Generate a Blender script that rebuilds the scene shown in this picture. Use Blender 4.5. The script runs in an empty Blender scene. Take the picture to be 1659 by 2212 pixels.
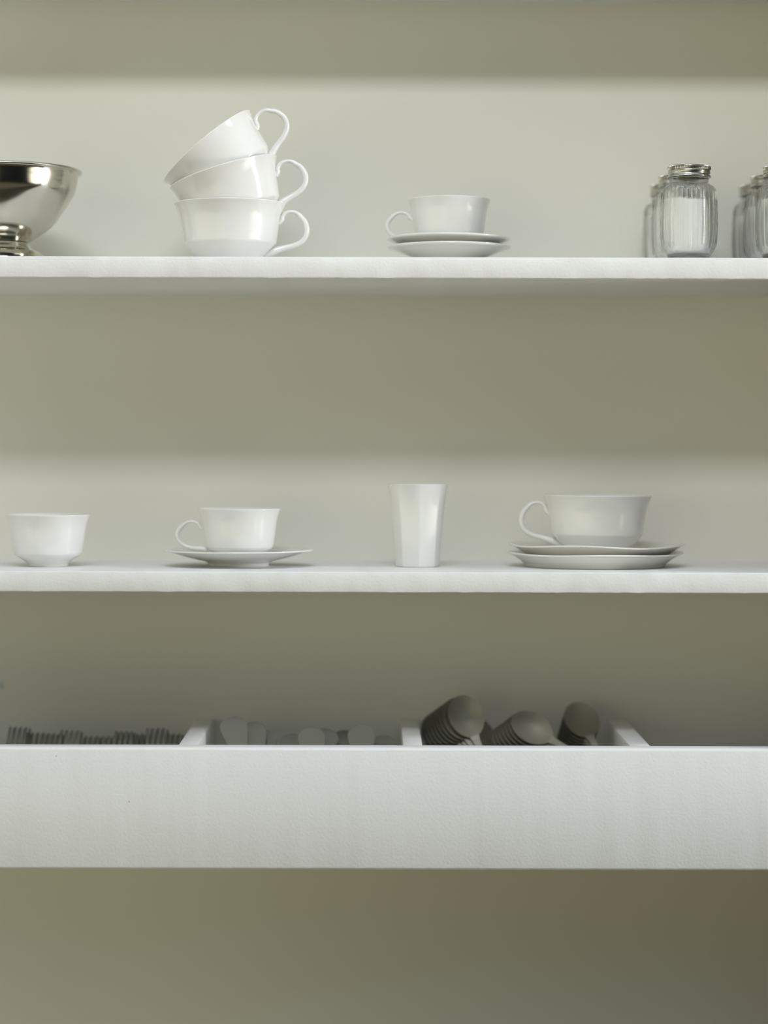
import bpy, bmesh, math, random
from mathutils import Matrix, Vector, Euler

C = bpy.context.scene.collection
R = math.radians
PI = math.pi

# ------------------------------------------------------------------ camera
F, D = 4800.0, 2.4                       # focal length in photo pixels, distance to the shelf fronts (m)
CAMX, CAMZ = -0.00725, 0.0605
cd = bpy.data.cameras.new('camera')
cam = bpy.data.objects.new('camera', cd)
C.objects.link(cam)
cam.location = (CAMX, -D, CAMZ)
cam.rotation_euler = (R(90), R(-0.14), 0)
cd.sensor_width = 36.0
cd.lens = F / 2212.0 * 36.0
cd.shift_x = 14.5 / 2212.0
cd.shift_y = -121.0 / 2212.0
cd.clip_start = 0.05
cd.dof.use_dof = True
cd.dof.focus_distance = D + 0.035
cd.dof.aperture_fstop = 1.35
bpy.context.scene.camera = cam

# ------------------------------------------------------------------ world and lights
vs = bpy.context.scene.view_settings
vs.view_transform = 'Standard'
vs.look = 'None'
vs.gamma = 1.0
vs.exposure = 0.0
vs.use_curve_mapping = False

w = bpy.data.worlds.new('room_light')
bpy.context.scene.world = w
w.use_nodes = True
wn, wl = w.node_tree.nodes, w.node_tree.links
wn.clear()
w_out = wn.new('ShaderNodeOutputWorld')
w_bg = wn.new('ShaderNodeBackground')
w_tc = wn.new('ShaderNodeTexCoord')
w_sep = wn.new('ShaderNodeSeparateXYZ')


def w_range(src, f0, f1, t0, t1):
    n_ = wn.new('ShaderNodeMapRange')
    n_.interpolation_type = 'SMOOTHSTEP'
    n_.inputs['From Min'].default_value = f0
    n_.inputs['From Max'].default_value = f1
    n_.inputs['To Min'].default_value = t0
    n_.inputs['To Max'].default_value = t1
    wl.new(src, n_.inputs['Value'])
    return n_.outputs[0]


def w_tint(val, col):
    n_ = wn.new('ShaderNodeVectorMath')
    n_.operation = 'SCALE'
    n_.inputs[0].default_value = col
    wl.new(val, n_.inputs['Scale'])
    return n_.outputs[0]


wl.new(w_tc.outputs['Generated'], w_sep.inputs[0])
wx, wz = w_sep.outputs['X'], w_sep.outputs['Z']
def w_mul(p, q):
    n_ = wn.new('ShaderNodeMath')
    n_.operation = 'MULTIPLY'
    wl.new(p, n_.inputs[0])
    wl.new(q, n_.inputs[1])
    return n_.outputs[0]


def w_add(p, q):
    n_ = wn.new('ShaderNodeVectorMath')
    n_.operation = 'ADD'
    wl.new(p, n_.inputs[0])
    wl.new(q, n_.inputs[1])
    return n_.outputs[0]


# pale ceiling, dim floor and added glow bands low left and right, dark between
w_ceiling = w_tint(w_range(wz, 0.12, 0.8, 0.012, 0.8), (0.92, 1.03, 1.10))
w_fill_left = w_tint(w_mul(w_mul(w_range(wz, -0.45, -0.25, 0.0, 1.0), w_range(wz, 0.2, 0.1, 0.0, 1.0)), w_range(wx, 0.1, -0.4, 0.0, 1.0)), (1.36, 1.31, 0.92))
w_fill_right = w_tint(w_mul(w_mul(w_range(wz, -0.45, -0.35, 0.0, 1.0), w_range(wz, -0.1, -0.2, 0.0, 1.0)), w_range(wx, 0.70, 0.92, 0.0, 1.0)), (5.2, 5.0, 4.2))
w_floor = w_tint(w_range(wz, -0.4, -0.6, 0.0, 1.0), (0.12, 0.105, 0.06))
wl.new(w_add(w_add(w_ceiling, w_fill_left), w_add(w_fill_right, w_floor)), w_bg.inputs['Color'])
w_bg.inputs['Strength'].default_value = 1.0
wl.new(w_bg.outputs[0], w_out.inputs[0])


def area(name, loc, target, sx, sy, power, col):
    l = bpy.data.lights.new(name, 'AREA')
    l.shape = 'RECTANGLE'
    l.size, l.size_y = sx, sy
    l.energy = power
    l.color = col
    o = bpy.data.objects.new(name, l)
    C.objects.link(o)
    o.location = loc
    d = Vector(target) - Vector(loc)
    o.rotation_euler = d.to_track_quat('-Z', 'Y').to_euler()
    return o


area('ceiling_strip_lamp', (-0.08, -1.6, 1.50), (-0.05, 0.1, -0.1), 1.0, 0.2, 17.5, (0.97, 0.99, 1.0))
area('side_window_light', (3.2, -0.75, 0.45), (0, 0, 0.1), 0.26, 1.5, 66.0, (0.98, 0.99, 1.0))


# ------------------------------------------------------------------ materials
def mat(name, col, rough=0.5, metal=0.0, spec=0.5, coat=0.0):
    m = bpy.data.materials.new(name)
    m.use_nodes = True
    b = m.node_tree.nodes['Principled BSDF']
    b.inputs['Base Color'].default_value = (*col, 1)
    b.inputs['Roughness'].default_value = rough
    b.inputs['Metallic'].default_value = metal
    b.inputs['Specular IOR Level'].default_value = spec
    b.inputs['Coat Weight'].default_value = coat
    return m, b, m.node_tree.nodes, m.node_tree.links


def bump_noise(b, n, l, scale, strength, dist, detail=4.0, stretch=None):
    tc = n.new('ShaderNodeTexCoord')
    nz = n.new('ShaderNodeTexNoise')
    nz.inputs['Scale'].default_value = scale
    nz.inputs['Detail'].default_value = detail
    bp = n.new('ShaderNodeBump')
    bp.inputs['Strength'].default_value = strength
    bp.inputs['Distance'].default_value = dist
    l.new(tc.outputs['Object'], nz.inputs['Vector'])
    l.new(nz.outputs['Fac'], bp.inputs['Height'])
    l.new(bp.outputs[0], b.inputs['Normal'])
    return bp


M = {}
# plaster wall: olive grey paint with large, faint brownish unevenness
m, b, n, l = mat('wall_paint', (0.60, 0.60, 0.49), 0.6, spec=0.3)
tc = n.new('ShaderNodeTexCoord')
nz = n.new('ShaderNodeTexNoise'); nz.inputs['Scale'].default_value = 2.6; nz.inputs['Detail'].default_value = 3
rp = n.new('ShaderNodeValToRGB')
rp.color_ramp.elements[0].position = 0.38; rp.color_ramp.elements[0].color = (0.80, 0.795, 0.72, 1)
rp.color_ramp.elements[1].position = 0.62; rp.color_ramp.elements[1].color = (0.795, 0.777, 0.70, 1)
l.new(tc.outputs['Object'], nz.inputs['Vector'])
l.new(nz.outputs['Fac'], rp.inputs[0])
vd = n.new('ShaderNodeVectorMath'); vd.operation = 'SUBTRACT'
vd.inputs[1].default_value = (CAMX + (5 - 815.0) / F * (D + 0.265), 0.265, CAMZ + (985.0 - 1483) / F * (D + 0.265))
vm = n.new('ShaderNodeVectorMath'); vm.operation = 'MULTIPLY'; vm.inputs[1].default_value = (1.8, 0, 1)
vl = n.new('ShaderNodeVectorMath'); vl.operation = 'LENGTH'
sr = n.new('ShaderNodeMapRange'); sr.inputs['From Min'].default_value = 0.006; sr.inputs['From Max'].default_value = 0.003; sr.inputs['To Max'].default_value = 0.7
sm = n.new('ShaderNodeMix'); sm.data_type = 'RGBA'; sm.inputs['B'].default_value = (0.42, 0.56, 0.58, 1)
l.new(tc.outputs['Object'], vd.inputs[0]); l.new(vd.outputs[0], vm.inputs[0]); l.new(vm.outputs[0], vl.inputs[0])
l.new(vl.outputs['Value'], sr.inputs['Value']); l.new(sr.outputs[0], sm.inputs['Factor'])
l.new(rp.outputs[0], sm.inputs['A']); l.new(sm.outputs['Result'], b.inputs['Base Color'])
nb = n.new('ShaderNodeTexNoise'); nb.inputs['Scale'].default_value = 140; nb.inputs['Detail'].default_value = 4
bp = n.new('ShaderNodeBump'); bp.inputs['Strength'].default_value = 0.12; bp.inputs['Distance'].default_value = 0.002
l.new(tc.outputs['Object'], nb.inputs['Vector']); l.new(nb.outputs['Fac'], bp.inputs['Height']); l.new(bp.outputs[0], b.inputs['Normal'])
M['wall'] = m

# brushed white gloss paint on boards, with orange-peel and scratches
m, b, n, l = mat('white_board_paint', (0.815, 0.815, 0.805), 0.42, spec=0.4)
tc = n.new('ShaderNodeTexCoord')
n1 = n.new('ShaderNodeTexNoise'); n1.inputs['Scale'].default_value = 330; n1.inputs['Detail'].default_value = 3
n2 = n.new('ShaderNodeTexNoise'); n2.inputs['Scale'].default_value = 60; n2.inputs['Detail'].default_value = 5
ad = n.new('ShaderNodeMath'); ad.operation = 'ADD'
vo = n.new('ShaderNodeTexVoronoi'); vo.inputs['Scale'].default_value = 48
lt = n.new('ShaderNodeMath'); lt.operation = 'LESS_THAN'; lt.inputs[1].default_value = 0.035
mx = n.new('ShaderNodeMix'); mx.data_type = 'RGBA'
mx.inputs['A'].default_value = (0.815, 0.815, 0.805, 1); mx.inputs['B'].default_value = (0.42, 0.41, 0.36, 1)
nm = n.new('ShaderNodeTexNoise'); nm.inputs['Scale'].default_value = 6
gt = n.new('ShaderNodeMath'); gt.operation = 'GREATER_THAN'; gt.inputs[1].default_value = 0.57
ml = n.new('ShaderNodeMath'); ml.operation = 'MULTIPLY'
bp = n.new('ShaderNodeBump'); bp.inputs['Strength'].default_value = 0.22; bp.inputs['Distance'].default_value = 0.0012
for t in (n1, n2, vo, nm):
    l.new(tc.outputs['Object'], t.inputs['Vector'])
l.new(n1.outputs['Fac'], ad.inputs[0]); l.new(n2.outputs['Fac'], ad.inputs[1])
l.new(ad.outputs[0], bp.inputs['Height']); l.new(bp.outputs[0], b.inputs['Normal'])
l.new(vo.outputs['Distance'], lt.inputs[0]); l.new(nm.outputs['Fac'], gt.inputs[0])
l.new(lt.outputs[0], ml.inputs[0]); l.new(gt.outputs[0], ml.inputs[1])
l.new(ml.outputs[0], mx.inputs['Factor']); l.new(mx.outputs['Result'], b.inputs['Base Color'])
M['board'] = m

m, b, n, l = mat('white_porcelain', (0.805, 0.80, 0.775), 0.12, spec=0.5, coat=0.25)
b.inputs['Coat Roughness'].default_value = 0.04
bump_noise(b, n, l, 25, 0.04, 0.002, 1.0)
M['china'] = m

m, b, n, l = mat('ivory_porcelain', (0.785, 0.775, 0.73), 0.14, spec=0.5, coat=0.3)
b.inputs['Coat Roughness'].default_value = 0.05
bump_noise(b, n, l, 25, 0.04, 0.002, 1.0)
M['ivory'] = m

m, b, n, l = mat('polished_steel', (0.61, 0.58, 0.50), 0.13, metal=1.0)
nz = n.new('ShaderNodeTexNoise'); nz.inputs['Scale'].default_value = 35; nz.inputs['Detail'].default_value = 6
mr = n.new('ShaderNodeMapRange'); mr.inputs['To Min'].default_value = 0.06; mr.inputs['To Max'].default_value = 0.22
tc = n.new('ShaderNodeTexCoord')
l.new(tc.outputs['Object'], nz.inputs['Vector']); l.new(nz.outputs['Fac'], mr.inputs['Value']); l.new(mr.outputs[0], b.inputs['Roughness'])
M['steel'] = m

m, b, n, l = mat('lid_steel', (0.52, 0.51, 0.465), 0.24, metal=1.0)
M['lid'] = m

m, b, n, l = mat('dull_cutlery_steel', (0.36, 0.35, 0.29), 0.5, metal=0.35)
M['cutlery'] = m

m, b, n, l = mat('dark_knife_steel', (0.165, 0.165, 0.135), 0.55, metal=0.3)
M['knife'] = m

m, b, n, l = mat('salt_grains', (0.94, 0.94, 0.93), 0.8, spec=0.2)
bump_noise(b, n, l, 1400, 0.3, 0.0006, 2)
M['salt'] = m

# pressed glass: part refracting, part letting light straight through
m = bpy.data.materials.new('pressed_glass')
m.use_nodes = True
n, l = m.node_tree.nodes, m.node_tree.links
n.clear()
o_ = n.new('ShaderNodeOutputMaterial')
g_ = n.new('ShaderNodeBsdfGlass'); g_.inputs['IOR'].default_value = 1.46; g_.inputs['Roughness'].default_value = 0.0
g_.inputs['Color'].default_value = (0.99, 0.995, 0.99, 1)
t_ = n.new('ShaderNodeBsdfTransparent'); t_.inputs['Color'].default_value = (0.99, 0.99, 0.985, 1)
x_ = n.new('ShaderNodeMixShader'); x_.inputs[0].default_value = 0.62
l.new(t_.outputs[0], x_.inputs[1]); l.new(g_.outputs[0], x_.inputs[2]); l.new(x_.outputs[0], o_.inputs[0])
M['glass'] = m


m, b, n, l = mat('side_shade_brown', (0.24, 0.195, 0.14), 0.6, spec=0.3)  # dark brown chosen so the unseen side shades and browns the right
M['side'] = m


# ------------------------------------------------------------------ helpers
def X_(px, y):
    return CAMX + (px - 815.0) / F * (D + y)


def Z_(py, y):
    return CAMZ + (985.0 - py) / F * (D + y)


def obj(name, bm, material, parent=None, smooth=35):
    bmesh.ops.recalc_face_normals(bm, faces=bm.faces[:])
    me = bpy.data.meshes.new(name)
    bm.to_mesh(me)
    bm.free()
    me.materials.append(material)
    if smooth:
        me.polygons.foreach_set('use_smooth', [True] * len(me.polygons))
        me.set_sharp_from_angle(angle=R(smooth))
    o = bpy.data.objects.new(name, me)
    C.objects.link(o)
    if parent:
        o.parent = parent
    return o


def tag(o, label, cat=None, group=None, kind=None):
    if label:
        o['label'] = label
    if cat:
        o['category'] = cat
    if group:
        o['group'] = group
    if kind:
        o['kind'] = kind
    return o


def thing(name, label, cat, loc=(0, 0, 0), rot=(0, 0, 0), group=None):
    o = bpy.data.objects.new(name, None)
    o.empty_display_size = 0.02
    C.objects.link(o)
    o.location = loc
    o.rotation_euler = rot
    return tag(o, label, cat, group)


def dup(root, label, loc, rot=None, group=None):
    r = root.copy()
    C.objects.link(r)
    r.location = loc
    if rot is not None:
        r.rotation_euler = rot
    r['label'] = label
    if group:
        r['group'] = group
    for ch in list(root.children):
        c = ch.copy()
        C.objects.link(c)
        c.parent = r
        for g in list(ch.children):
            d = g.copy()
            C.objects.link(d)
            d.parent = c
    return r


def box_bm(x0, x1, y0, y1, z0, z1, bevel=0.0, seg=2, cuts=0):
    bm = bmesh.new()
    bmesh.ops.create_cube(bm, size=1.0)
    bmesh.ops.scale(bm, vec=(x1 - x0, y1 - y0, z1 - z0), verts=bm.verts)
    bmesh.ops.translate(bm, vec=((x0 + x1) / 2, (y0 + y1) / 2, (z0 + z1) / 2), verts=bm.verts)
    if bevel:
        bmesh.ops.bevel(bm, geom=bm.edges[:], offset=bevel, segments=seg, profile=0.5, affect='EDGES')
    return bm


def smooth_path(pts, n=5):
    """Catmull-Rom through pts (tuples of any length)."""
    out = []
    P = [pts[0]] + list(pts) + [pts[-1]]
    for i in range(1, len(P) - 2):
        p0, p1, p2, p3 = P[i - 1], P[i], P[i + 1], P[i + 2]
        for k in range(n):
            t = k / n
            out.append(tuple(0.5 * (2 * b_ + (c_ - a_) * t + (2 * a_ - 5 * b_ + 4 * c_ - d_) * t * t
                                    + (3 * b_ - a_ - 3 * c_ + d_) * t ** 3)
                             for a_, b_, c_, d_ in zip(p0, p1, p2, p3)))
    out.append(tuple(pts[-1]))
    return out


def profile(*runs, n=5):
    """runs of points smoothed one by one, joined with a crisp corner where one ends and the next begins"""
    out = []
    for r_ in runs:
        s = smooth_path(r_, n) if len(r_) > 2 else list(r_)
        if out and abs(out[-1][0] - s[0][0]) < 1e-7 and abs(out[-1][1] - s[0][1]) < 1e-7:
            s = s[1:]
        out += s
    return out


def lathe(prof, segs=96, fn=None, bm=None):
    """revolve (r, z) about Z; fn(theta, r, z) -> (r, z) shapes it further"""
    bm = bm or bmesh.new()
    rings = []
    for (r_, z_) in prof:
        if r_ < 1e-6:
            rings.append([bm.verts.new((0, 0, z_))])
            continue
        ring = []
        for i in range(segs):
            t = 2 * PI * i / segs
            rr, zz = fn(t, r_, z_) if fn else (r_, z_)
            ring.append(bm.verts.new((rr * math.cos(t), rr * math.sin(t), zz)))
        rings.append(ring)
    for a_, b_ in zip(rings, rings[1:]):
        if len(a_) == 1 and len(b_) == 1:
            continue
        for i in range(segs):
            j = (i + 1) % segs
            if len(a_) == 1:
                bm.faces.new((a_[0], b_[i], b_[j]))
            elif len(b_) == 1:
                bm.faces.new((a_[i], a_[j], b_[0]))
            else:
                bm.faces.new((a_[i], a_[j], b_[j], b_[i]))
    return bm


def sweep(path, segs=14, bm=None):
    """path of (x, z, thickness in plane, width across) in the XZ plane -> tapered tube"""
    bm = bm or bmesh.new()
    rings = []
    for i, (x, z, t, w_) in enumerate(path):
        a_ = path[max(i - 1, 0)]
        b_ = path[min(i + 1, len(path) - 1)]
        dx, dz = b_[0] - a_[0], b_[1] - a_[1]
        ln = math.hypot(dx, dz) or 1
        nx, nz_ = -dz / ln, dx / ln
        ring = []
        for k in range(segs):
            an = 2 * PI * k / segs
            u, v = math.cos(an) * t / 2, math.sin(an) * w_ / 2
            ring.append(bm.verts.new((x + nx * u, v, z + nz_ * u)))
        rings.append(ring)
    for a_, b_ in zip(rings, rings[1:]):
        for k in range(segs):
            j = (k + 1) % segs
            bm.faces.new((a_[k], a_[j], b_[j], b_[k]))
    bm.faces.new(rings[0][::-1])
    bm.faces.new(rings[-1])
    return bm


# ------------------------------------------------------------------ the setting
YW = 0.265                                # face of the back wall
XL, XR = -1.05, 0.505                      # inner faces of the niche sides
S1T, S1B = Z_(555, 0), Z_(601, 0)
S2T, S2B = Z_(1235.5, 0), Z_(1280, 0)
TT, TB = Z_(1615, 0), Z_(1880, 0)
S0B = Z_(4, YW)

tag(obj('wall_back', box_bm(XL - 0.1, XR + 0.1, YW, YW + 0.1, -1.3, 1.2), M['wall'], smooth=0), None, kind='structure')
tag(obj('wall_left', box_bm(XL - 0.1, XL, -0.02, YW, -1.3, 1.2), M['wall'], smooth=0), None, kind='structure')
tag(obj('wall_right', box_bm(XR, XR + 0.1, -0.02, YW, -1.3, 1.2), M['side'], smooth=0), None, kind='structure')  # unseen niche side, set close and dark to shade the right end


# added unseen low partition in front, blocking light to shade the wall under the tray
m, b, n, l = mat('light_blocker_dark', (0.10, 0.095, 0.075), 0.7, spec=0.2)
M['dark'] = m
tag(obj('light_blocker_front', box_bm(-0.42, 2.2, -0.66, -0.60, -1.3, -0.44), M['dark'], smooth=0), None, kind='structure')


def rough_board(x0, x1, y0, y1, z0, z1, seed, bevel=0.0013):
    """a painted board whose long edges wander a little"""
    rnd = random.Random(seed)
    bm = bmesh.new()
    N = 260
    sec = [(y0 + bevel, z1), (y0 + bevel * 0.3, z1 - bevel * 0.3), (y0, z1 - bevel), (y0, z0 + bevel), (y0 + bevel * 0.3, z0 + bevel * 0.3),
           (y0 + bevel, z0), (y1, z0), (y1, z1)]
    rings = []
    for i in range(N + 1):
        x = x0 + (x1 - x0) * i / N
        ring = []
        for k, (y, z) in enumerate(sec):
            jit = 0.00022 if k < 6 else 0
            ring.append(bm.verts.new((x, y + rnd.uniform(-jit, jit) * 0.6, z + rnd.uniform(-jit, jit) * (1 if k != 0 else 0))))
        rings.append(ring)
    for a_, b_ in zip(rings, rings[1:]):
        for k in range(len(sec)):
            j = (k + 1) % len(sec)
            bm.faces.new((a_[k], a_[j], b_[j], b_[k]))
    bm.faces.new(rings[0])
    bm.faces.new(rings[-1][::-1])
    return bm


tag(obj('shelf', rough_board(XL, XR, 0.08, YW, S0B, S0B + 0.023, 3), M['board'], smooth=50),
    'topmost shelf, only its underside showing along the top edge of the photo', 'shelf', 'white shelves across the niche')
tag(obj('shelf', rough_board(XL, XR, 0, YW, S1B, S1T, 1), M['board'], smooth=50),
    'white painted shelf carrying the stacked cups, steel bowl and salt jars', 'shelf', 'white shelves across the niche')
tag(obj('shelf', rough_board(XL, XR, 0, YW, S2B, S2T, 2), M['board'], smooth=50),
    'white painted shelf carrying the faceted tumbler and the widest saucers', 'shelf', 'white shelves across the niche')

FLOOR = TB + 0.012
tray = thing('cutlery_tray', 'deep white wooden cutlery tray with dividers, built in below both shelves', 'tray', (0, 0, 0))
obj('front_panel', rough_board(XL, XR, 0, 0.02, TB + 0.0, TT, 4, 0.0035), M['board'], tray, smooth=50)
obj('base_panel', box_bm(XL, XR, 0.02, YW, TB, FLOOR), M['board'], tray, smooth=0)


def divider(px_front, w_px):
    xc = X_(px_front, 0.01)
    hw = w_px / 2000 / 2
    bm = box_bm(xc - hw, xc + hw, 0.02, YW, FLOOR, TT - 0.0005, 0.002, 2)
    return obj('divider', bm, M['board'], tray, smooth=40)


divider(405, 43)
divider(893.5, 43)
divider(1388, 46)


# ------------------------------------------------------------------ wide cups
def wide_cup(label, loc, rot):
    t = thing('wide_cup', label, 'cup', loc, rot)
    pr = profile(
        [(0, .0022), (.0300, .0022)], [(.0300, .0022), (.0305, 0)], [(.0305, 0), (.0340, 0)],
        [(.0340, 0), (.0350, .0008), (.0356, .0030)],
        [(.0356, .0030), (.0400, .0076), (.0460, .0142), (.0518, .0212)],
        [(.0518, .0212), (.0533, .030), (.0548, .040), (.0565, .050), (.0594, .059), (.0618, .0642), (.0622, .0652), (.0619, .0658),
         (.0611, .0658), (.0588, .0632), (.0558, .0568), (.0530, .048), (.0512, .038), (.0495, .028), (.0480, .0225),
         (.0440, .0165), (.0360, .0105), (.0260, .0075), (.0120, .0064), (0, .0062)], n=4)
    obj('cup_body', lathe(pr, 112), M['china'], t, 50)
    path = [(.0545, .0440, .0050, .0070), (.0580, .0478, .0056, .0074), (.0592, .0520, .0050, .0068), (.0640, .0560, .0042, .0062),
            (.0710, .0566, .0042, .0064), (.0765, .0543, .0047, .0070), (.0800, .0505, .0054, .0076), (.0836, .0464, .0058, .0080), (.0858, .0405, .0060, .0082),
            (.0864, .0345, .0060, .0082), (.0843, .0277, .0056, .0080), (.0795, .0226, .0058, .0080), (.0715, .0190, .0060, .0082),
            (.0625, .0168, .0064, .0090), (.0540, .0143, .0076, .0108), (.0450, .0110, .0088, .0130), (.0390, .0085, .0070, .0130)]
    obj('handle', sweep(smooth_path(path, 5), 16), M['china'], t, 60)
    return t


CUPY = 0.080
HC = 0.0655


def from_rim(px, py, tilt):
    """base point of a wide cup whose rim centre shows at (px, py) and that leans left by tilt"""
    return (X_(px, CUPY) + HC * math.sin(tilt), CUPY, Z_(py, CUPY) - HC * math.cos(tilt))


b1 = (X_(495.5, CUPY), CUPY, S1T)
wide_cup('wide white cup standing upright at the bottom of the leaning stack of three', b1, (0, 0, R(-4)))
t2, t3 = R(17.3), R(40)
c2 = wide_cup('middle wide white cup of the stack, leaning slightly left inside the bottom cup', from_rim(481, 373, t2), (0, -t2, 0))
c3 = wide_cup('uppermost wide white cup of the stack, tipped steeply to the left', from_rim(446, 317, t3), (0, -t3, 0))


# ------------------------------------------------------------------ small cups
def small_cup(name, label, loc, rot, handle=True):
    t = thing(name, label, 'cup', loc, rot)
    pr = profile(
        [(0, .002), (.0190, .002)], [(.0190, .002), (.0195, 0)], [(.0195, 0), (.0222, 0)],
        [(.0222, 0), (.0228, .0008), (.0230, .0030)],
        [(.0230, .0030), (.0262, .0062), (.0320, .0098), (.0365, .0128), (.0382, .0152)],
        [(.0382, .0152), (.0392, .020), (.0404, .028), (.0416, .037), (.0430, .046), (.0449, .0530), (.0463, .0570), (.0466, .0579), (.0463, .0584),
         (.0456, .0584), (.0438, .0556), (.0412, .0490), (.0396, .041), (.0382, .031), (.0368, .021), (.0355, .0165),
         (.0310, .0120), (.0240, .0080), (.0150, .0062), (0, .0058)], n=4)
    obj('cup_body', lathe(pr, 104), M['china'], t, 50)
    if handle:
        path = [(.0415, .0355, .0042, .0060), (.0445, .0380, .0048, .0064), (.0468, .0412, .0042, .0058), (.0515, .0434, .0036, .0054), (.0575, .0432, .0038, .0056),
                (.0625, .0408, .0044, .0062), (.0658, .0375, .0048, .0066), (.0690, .0335, .0050, .0068), (.0703, .0285, .0050, .0068), (.0690, .0230, .0048, .0066),
                (.0650, .0182, .0048, .0066), (.0590, .0150, .0050, .0068), (.0520, .0135, .0056, .0074), (.0440, .0130, .0066, .0090),
                (.0360, .0118, .0066, .0100)]
        obj('handle', sweep(smooth_path(path, 5), 16), M['china'], t, 60)
    return t


# ------------------------------------------------------------------ saucers
def saucer(label, prof, loc, rot, group, fn=None, m='ivory'):
    o = obj('saucer', lathe(prof, 144, fn), M[m], None, 50)
    o.location = loc
    o.rotation_euler = rot
    return tag(o, label, 'saucer', group)


# upper shelf: small cup on two deep little saucers
deep = profile([(0, .0035), (.0290, .0030)], [(.0290, .0030), (.0295, 0)], [(.0295, 0), (.0330, 0)], [(.0330, 0), (.0338, .0010), (.0345, .0048)],
               [(.0345, .0048), (.0410, .0098), (.0480, .0131), (.0550, .0160), (.0620, .0185), (.0680, .0202), (.0697, .0212), (.0699, .0222), (.0692, .0229),
                (.0680, .0230), (.0640, .0222), (.0580, .0203), (.0500, .0172), (.0420, .0126), (.0350, .0096), (.0280, .0084), (.0150, .0082), (0, .0082)], n=4)
ys = 0.125
sx = X_(968, ys)
saucer('lower small saucer of the pair on the upper shelf, resting on the board', deep, (sx + .0006, ys, S1T), (0, 0, 0), 'small saucers under the cup')
saucer('upper small saucer of the pair, directly under the cup on the upper shelf', deep, (sx - .0004, ys, S1T + .0093), (0, R(0.4), R(40)), 'small saucers under the cup')
small_cup('coffee_cup', 'small white cup with handle pointing left, on two saucers on the upper shelf', (sx + .0005, ys, S1T + .0093 + .0084), (0, 0, R(182)))

# lower shelf: small cup on one footed saucer
footed = profile([(0, .0035), (.0290, .0030)], [(.0290, .0030), (.0298, 0)], [(.0298, 0), (.0332, 0)], [(.0332, 0), (.0340, .0010), (.0350, .0040), (.0385, .0060)],
                 [(.0385, .0060), (.0470, .0078), (.0570, .0102), (.0680, .0132), (.0780, .0160), (.0832, .0174), (.0845, .0182), (.0842, .0190), (.0828, .0192),
                  (.0760, .0180), (.0660, .0152), (.0560, .0124), (.0460, .0100), (.0380, .0084), (.0320, .0078), (.0280, .0070), (.0150, .0068), (0, .0068)], n=4)
ym = 0.118
mx_ = X_(516.5, ym)
saucer('single white saucer on a narrow foot under the small cup, lower shelf', footed, (mx_, ym, S2T), (0, R(-0.2), 0), 'single footed saucer', m='china')
small_cup('coffee_cup', 'small white cup with handle pointing left on the single saucer, lower shelf', (mx_ + .0005, ym, S2T + .0070), (0, 0, R(180)))

# lower shelf, far left: cup showing no handle
yt = 0.105
small_cup('handleless_cup', 'small white cup standing directly on the lower shelf with no handle showing', (X_(104, yt), yt, S2T), (0, 0, 0), handle=False)


# lower shelf, right: wide cup on two wide wavy saucers
def wavy(ph, amp):
    def fn(t, r_, z_):
        k = max(0.0, (r_ - .075) / .025)
        return r_ * (1 + 0.006 * k * math.cos(4 * t + ph)), z_ + amp * k * math.cos(4 * t + ph)
    return fn


wide = profile([(0, .0030), (.0745, .0030)], [(.0745, .0030), (.0752, 0)], [(.0752, 0), (.0785, 0)], [(.0785, 0), (.0798, .0010), (.0812, .0040)],
               [(.0812, .0040), (.0862, .0078), (.0915, .0110), (.0965, .0136), (.0990, .0146), (.1000, .0155), (.0996, .0164), (.0984, .0166),
                (.0950, .0152), (.0900, .0124), (.0850, .0098), (.0800, .0078), (.0740, .0064), (.0640, .0056), (.0400, .0054), (0, .0054)], n=4)
yb = 0.134
bx = X_(1287, yb)
saucer('lower of the two wide wavy saucers, its broad foot on the lower shelf', wide, (bx - .0010, yb, S2T), (0, 0, R(10)), 'wide wavy saucers', wavy(0.4, .0007))
saucer('upper of the two wide wavy saucers, under the wide cup on the lower shelf', wide, (bx + .0012, yb, S2T + .0094), (0, R(0.2), R(0)), 'wide wavy saucers', wavy(1.2, .0013))
wide_cup('wide white cup on the two wide saucers of the lower shelf, handle pointing left', (X_(1289, yb), yb, S2T + .0094 + .0060), (0, R(-0.6), R(180)))


# ------------------------------------------------------------------ faceted tumbler
def facet(t, r_, z_):
    nf = 8
    w0 = 2 * PI / nf
    a_ = ((t - R(-90 - 42)) % w0) - w0 / 2
    poly = 1.035 * math.cos(PI / nf) / (0.75 * max(math.cos(a_), 0.9) + 0.25 * 0.96)
    k = 1.0 - 0.8 * min(1.0, max(0.0, (z_ - .062) / .026))
    if r_ < .012:
        k = 0
    return r_ * (1 + (poly - 1) * k), z_


tum = profile([(0, .002), (.0185, .002)], [(.0185, .002), (.0195, 0)], [(.0195, 0), (.0225, 0)], [(.0225, 0), (.0238, .0006), (.0243, .0020)],
              [(.0243, .0020), (.0252, .015), (.0266, .032), (.0282, .050), (.0298, .066), (.0314, .078), (.0330, .087), (.0342, .0922), (.0344, .0930), (.0341, .0935),
               (.0334, .0935), (.0322, .0915), (.0304, .083), (.0284, .070), (.0262, .050), (.0242, .030), (.0222, .012), (.0195, .0068), (.0120, .0055), (0, .005)], n=4)
yu = 0.118
tb = obj('tumbler', lathe(tum, 160, facet), M['china'], None, 40)
tb.location = (X_(902.5, yu), yu, S2T)
tag(tb, 'tall white faceted porcelain tumbler between the two cups on the lower shelf', 'tumbler')

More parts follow.
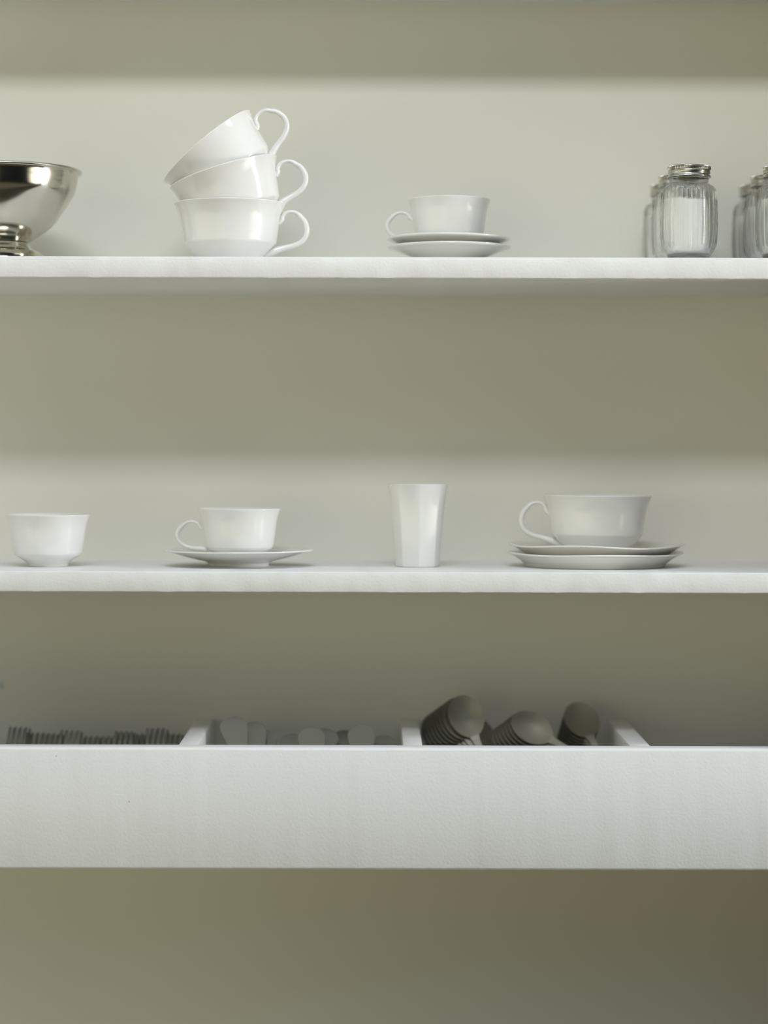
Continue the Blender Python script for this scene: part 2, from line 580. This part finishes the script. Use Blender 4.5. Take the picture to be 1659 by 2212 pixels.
# ------------------------------------------------------------------ steel footed bowl
yB = 0.100
bowl = thing('footed_bowl', 'polished steel bowl on a flared foot at the left end of the upper shelf', 'bowl', (X_(5, yB), yB, S1T))
bo = profile([(0, .0205), (.0140, .0212), (.0285, .0243), (.0417, .0326), (.0513, .0397), (.0589, .0470), (.0665, .0581), (.0740, .0694), (.0797, .0795),
              (.0823, .0887), (.0840, .0985), (.0856, .1030)],
             [(.0856, .1030), (.0846, .1032)],
             [(.0846, .1032), (.0829, .0985), (.0812, .0887), (.0786, .0800), (.0729, .0702), (.0655, .0592), (.0579, .0484), (.0505, .0412), (.0410, .0342),
              (.0280, .0260), (.0140, .0228), (0, .0222)], n=4)
obj('bowl', lathe(bo, 128), M['steel'], bowl, 50)
lip = [(.0863 + .0020 * math.cos(a * PI / 6), .1036 + .0020 * math.sin(a * PI / 6)) for a in range(13)]
obj('rim', lathe(lip, 128), M['steel'], bowl, 60)
ft = profile([(0, .0200), (.0220, .0206), (.0280, .0236)], [(.0280, .0236), (.0290, .0222), (.0318, .0183), (.0345, .0158)], [(.0345, .0158), (.0400, .0138), (.0460, .0095), (.0505, .0045), (.0525, .0008), (.0522, 0)],
             [(.0522, 0), (.0505, 0)], [(.0505, 0), (.0440, .0080), (.0370, .0130), (.0250, .0185), (0, .0190)], n=4)
obj('foot', lathe(ft, 112), M['steel'], bowl, 50)

# ------------------------------------------------------------------ salt jars
NR = 34


def ribs(t, r_, z_):
    k = 0.0
    if r_ > .0262:
        k = min(1.0, max(0.0, (z_ - .0125) / .006)) * min(1.0, max(0.0, (.0815 - z_) / .006))
    return r_ + .0024 * k * (abs(math.cos(NR * t / 2)) ** 0.8 - 0.55), z_


jar_out = profile([(0, .0022), (.0175, .0018)], [(.0175, .0018), (.0195, 0)], [(.0195, 0), (.0218, 0)],
                  [(.0218, 0), (.0230, .0008), (.0234, .0030), (.0238, .0066), (.0256, .0088), (.0276, .0118), (.0290, .0165), (.0300, .0250), (.0306, .0370), (.0305, .0500),
                   (.0301, .0620), (.0295, .0720), (.0289, .0775), (.0278, .0808), (.0252, .0832), (.0228, .0846), (.0216, .0862)],
                  [(.0216, .0862), (.0216, .0890), (.0219, .0905), (.0216, .0925), (.0216, .1015)], n=5)
jar_in = profile([(.0216, .1015), (.0185, .1015)],
                 [(.0185, .1015), (.0185, .0870), (.0198, .0840), (.0235, .0805), (.0250, .0760), (.0256, .0650), (.0259, .0450), (.0256, .0280), (.0250, .0170),
                  (.0228, .0098), (.0160, .0072), (0, .0066)], n=5)
salt_p = profile([(0, .0071), (.0156, .0077), (.0222, .0101), (.0245, .0172), (.0252, .0282), (.0253, .0450), (.0251, .0600), (.0249, .0668)],
                 [(.0249, .0668), (.0150, .0690), (0, .0685)], n=4)


def knurl(t, r_, z_):
    if .1000 < z_ < .1042 and r_ > .0225:
        return r_ + .00045 * (1 if math.cos(72 * t) > 0 else -1), z_
    return r_, z_


lid_p = profile([(.0208, .0925), (.0236, .0920)], [(.0236, .0920), (.0240, .0926), (.0237, .0938), (.0229, .0948), (.0229, .0962), (.0232, .0968), (.0232, .0988), (.0229, .0996)],
                [(.0229, .0996), (.0232, .1003), (.0234, .1012), (.0234, .1030), (.0230, .1042), (.0218, .1048)],
                [(.0218, .1048), (.0150, .1045), (0, .1046)], n=3)
lid_p += [(0, .1036), (.0208, .1034), (.0208, .0925)]


def waves(t, r_, z_):
    if z_ > .064:
        return r_, z_ + .0010 * math.sin(2 * t + 0.8) + .0004 * math.sin(5 * t)
    return r_, z_


yj = 0.047
jar = thing('salt_jar', '', 'jar', (X_(1487, yj), yj, S1T), (0, 0, 0), 'ribbed glass salt jars in two rows')
obj('glass_body', lathe(jar_in, NR * 10, None, lathe(jar_out, NR * 10, ribs)), M['glass'], jar, 40)
obj('lid', lathe(lid_p, 288, knurl), M['lid'], jar, 35)
jb = jar.children[0]
salt = obj('salt', lathe(salt_p, 96, waves), M['salt'], None, 40)
tag(salt, '', 'salt', 'salt inside the glass jars', 'stuff')
rows = [('left', 1487.0), ('right', 1693.0)]
where = ['at the front of the {} row', 'in the middle of the {} row', 'at the back of the {} row']
first = True
for side, px in rows:
    for k in range(3):
        yy = yj + 0.0865 * k
        loc = (X_(px, yj) + 0.001 * k, yy, S1T)
        lab = 'ribbed glass salt jar with a steel lid ' + where[k].format(side)
        slab = 'white salt filling the jar ' + where[k].format(side)
        rz = R(7 * k + (0 if side == 'left' else 5))
        if first:
            jar.location = loc
            jar['label'] = lab
            salt.location = loc
            salt['label'] = slab
            first = False
        else:
            dup(jar, lab, loc, (0, 0, rz))
            dup(salt, slab, loc, (0, 0, rz))

# ------------------------------------------------------------------ cutlery
def plate_bm(outline, th, fz):
    """flat blade: outline of (y, half width), thickness th, fz(x, y) lifts it out of plane"""
    bm = bmesh.new()
    rows_ = []
    NX = 8
    for (y, hw) in outline:
        top = [bm.verts.new((hw * (2 * i / NX - 1), y, fz(hw * (2 * i / NX - 1), y) + th / 2)) for i in range(NX + 1)]
        bot = [bm.verts.new((v.co.x, y, v.co.z - th)) for v in top]
        rows_.append((top, bot))
    for (t0, b0), (t1, b1_) in zip(rows_, rows_[1:]):
        for i in range(NX):
            bm.faces.new((t0[i], t0[i + 1], t1[i + 1], t1[i]))
            bm.faces.new((b0[i + 1], b0[i], b1_[i], b1_[i + 1]))
        bm.faces.new((t0[0], t1[0], b1_[0], b0[0]))
        bm.faces.new((t1[NX], t0[NX], b0[NX], b1_[NX]))
    t0, b0 = rows_[0]
    t1, b1_ = rows_[-1]
    for i in range(NX):
        bm.faces.new((t0[i + 1], t0[i], b0[i], b0[i + 1]))
        bm.faces.new((t1[i], t1[i + 1], b1_[i + 1], b1_[i]))
    return bm


# spoon: origin at the middle of the bowl, tip along +Y, hollow side facing +Z
BL, BW = .0260, .0205


def spoon_bowl_bm():
    bm = bmesh.new()
    NR_, NS = 9, 40
    def pt(k, s, dz):
        r_ = k / NR_
        a_ = 2 * PI * s / NS
        x = BW * r_ * math.cos(a_)
        y = BL * r_ * math.sin(a_)
        if y < 0:
            x *= 1 - 0.10 * (y / BL) ** 2
        return (x, y, -.0085 * (1 - r_ ** 2.2) + dz)
    sides = []
    for dz in (0.0, -.0011):
        c_ = bm.verts.new((0, 0, -.0085 + dz))
        rr = [[bm.verts.new(pt(k, s, dz)) for s in range(NS)] for k in range(1, NR_ + 1)]
        for s in range(NS):
            bm.faces.new((c_, rr[0][s], rr[0][(s + 1) % NS]))
        for a_, b_ in zip(rr, rr[1:]):
            for s in range(NS):
                j = (s + 1) % NS
                bm.faces.new((a_[s], b_[s], b_[j], a_[j]))
        sides.append(rr[-1])
    for s in range(NS):
        j = (s + 1) % NS
        bm.faces.new((sides[0][s], sides[1][s], sides[1][j], sides[0][j]))
    return bm


def spoon_handle_bm():
    out = smooth_path([(-BL + .0015, .0055), (-.034, .0040), (-.050, .0036), (-.064, .0044), (-.078, .0062), (-.087, .0070), (-.092, .0055), (-.0945, .0012)], 4)
    def fz(x, y):
        u = (-y - BL) / .07
        return .0035 * math.sin(min(max(u, 0), 1) * PI) - .0006
    return plate_bm(out, .0022, fz)


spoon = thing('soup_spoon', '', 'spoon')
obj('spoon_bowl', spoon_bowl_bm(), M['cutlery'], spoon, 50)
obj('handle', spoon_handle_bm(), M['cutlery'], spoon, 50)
used = [False]
ORD = ['top', 'second from top', 'third from top', 'fourth from top', 'fifth from top', 'sixth from top', 'seventh from top', 'eighth from top', 'ninth from top']


def put(proto, flag, label, loc, rot, group):
    if not flag[0]:
        flag[0] = True
        proto.location = loc
        proto.rotation_euler = rot
        proto['label'] = label
        proto['group'] = group
        return proto
    return dup(proto, label, loc, rot, group)


def pose(p, rho, yaw=0.0):
    m_ = Matrix.Rotation(R(yaw), 3, 'Z') @ Matrix.Rotation(R(p), 3, 'X') @ Matrix.Rotation(R(rho), 3, 'Z')
    return m_.to_euler()


rnd = random.Random(5)
stacks = [   # name, bowl centre px, py, depth, pitch, roll, yaw, count, step
    ('left', 1009, 1547, .165, 66, 17, 8, 9, (-.0035, .0036, -.0030)),
    ('middle', 1151, 1571, .160, 52, 48, 10, 7, (-.0036, .0024, -.0030)),
    ('right', 1259, 1553, .202, 46, 15, 0, 8, (-.0010, .0024, -.0041)),
]
for nm_, px, py, yy, p, rho, yaw, cnt, st in stacks:
    x0, z0 = X_(px, yy), Z_(py, yy)
    for k in range(cnt):
        extra = -.003 if (nm_ == 'left' and k > 0) else 0
        put(spoon, used, '{} grey spoon of the {} spoon stack in the divided tray'.format(ORD[k], nm_),
            (x0 + st[0] * k + extra, yy + st[1] * k, z0 + st[2] * k), pose(p + rnd.uniform(-1, 1), rho + rnd.uniform(-2, 2), yaw), 'spoons stacked in the cutlery tray')
put(spoon, used, 'lone grey spoon turned edge on between the left and middle spoon stacks', (X_(1054, .20), .20, Z_(1594, .20)), pose(62, 4, 55), 'spoons stacked in the cutlery tray')

# knives: broad flared ends up
kn = thing('table_knife', '', 'knife')
ko = smooth_path([(.0005, .0012), (-.0012, .0076), (-.005, .0130), (-.011, .0152), (-.020, .0146), (-.032, .0118), (-.050, .0070), (-.066, .0056)], 4)
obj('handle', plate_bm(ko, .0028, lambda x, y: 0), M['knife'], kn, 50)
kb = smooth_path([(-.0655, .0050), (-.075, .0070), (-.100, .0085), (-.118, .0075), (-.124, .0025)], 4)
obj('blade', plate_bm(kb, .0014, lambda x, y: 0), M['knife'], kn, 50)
kused = [False]
knives = [(500, 1551, .150, 58, 16, 'highest grey knife end at the left of the middle tray compartment'),
          (545, 1562, .158, 56, 8, 'second knife end from the left in the middle compartment, leaning on the highest one'),
          (573, 1577, .166, 54, -4, 'third knife end from the left in the middle compartment, half behind its neighbour'),
          (632, 1588, .172, 52, 3, 'low grey knife end left of centre in the middle compartment, fourth from left'),
          (670, 1574, .150, 58, 10, 'broad grey knife end at the centre of the middle compartment, fifth from left'),
          (712, 1577, .165, 54, -20, 'knife end leaning right beside the central one, sixth from left'),
          (752, 1580, .185, 50, -10, 'dim knife end at the back of the middle compartment, seventh from left'),
          (780, 1569, .150, 58, 4, 'tall rounded knife end at the right of the middle compartment'),
          (832, 1591, .172, 50, -6, 'lowest knife end beside the central divider, last on the right')]
for px, py, yy, p, rho, lab in knives:
    put(kn, kused, lab, (X_(px, yy), yy, Z_(py, yy)), pose(p, rho), 'knives in the middle tray compartment')


# forks: tines up
def fork_bm():
    bm = bmesh.new()
    def bx(x0, x1, y0, y1, z0a, z1a, th, taper=1.0):
        vs_ = []
        for (y, zc, tp) in ((y0, z0a, 1.0), (y1, z1a, taper)):
            xc, hw = (x0 + x1) / 2, (x1 - x0) / 2 * tp
            for (sx_, sz_) in ((-1, -1), (1, -1), (1, 1), (-1, 1)):
                vs_.append(bm.verts.new((xc + sx_ * hw, y, zc + sz_ * th / 2)))
        for q in ((0, 1, 2, 3), (7, 6, 5, 4), (0, 4, 5, 1), (1, 5, 6, 2), (2, 6, 7, 3), (3, 7, 4, 0)):
            bm.faces.new([vs_[i] for i in q])
    for i in range(4):
        x = -.0093 + .0062 * i
        bx(x - .0018, x + .0018, -.022, 0, -.001, .003, .0022, 0.6)
        bx(x - .0019, x + .0019, -.045, -.022, 0, -.001, .0022)
    pl = plate_bm(smooth_path([(-.044, .0110), (-.054, .0108), (-.062, .0085), (-.070, .0042), (-.090, .0034), (-.120, .0058), (-.140, .0078), (-.1465, .0045), (-.148, .001)], 4),
                  .0022, lambda x, y: 0.004 * math.sin(min(max((-y - .05) / .09, 0), 1) * PI))
    me_ = bpy.data.meshes.new('tmp')
    pl.to_mesh(me_)
    pl.free()
    bm.from_mesh(me_)
    bpy.data.meshes.remove(me_)
    return bm


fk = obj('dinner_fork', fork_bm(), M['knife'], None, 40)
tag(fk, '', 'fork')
fused = [False]
NUM = ['leftmost', 'second', 'third', 'fourth', 'fifth', 'sixth', 'seventh', 'eighth', 'ninth', 'last']
forks = [(42, 1577, .190), (79, 1589, .200), (114, 1591, .194), (153, 1584, .188), (194, 1597, .198), (231, 1597, .192), (270, 1586, .188), (304, 1591, .202), (338, 1579, .190), (372, 1591, .200)]
for i, (px, py, yy) in enumerate(forks):
    lab = '{} grey fork from the left, tines up in the left tray compartment'.format(NUM[i])
    if i == 9:
        lab = 'grey fork with tines up closest to the left tray divider'
    put(fk, fused, lab, (X_(px, yy), yy, Z_(py, yy)), pose(41, rnd.uniform(-3, 3)), 'forks in the left tray compartment')
    lab2 = 'grey fork tucked behind the {} fork of the left tray compartment'.format(NUM[i])
    put(fk, fused, lab2, (X_(px + rnd.uniform(5, 9), yy + .014), yy + .014, Z_(py + 3, yy + .014)), pose(41, rnd.uniform(-3, 3)), 'forks in the left tray compartment')
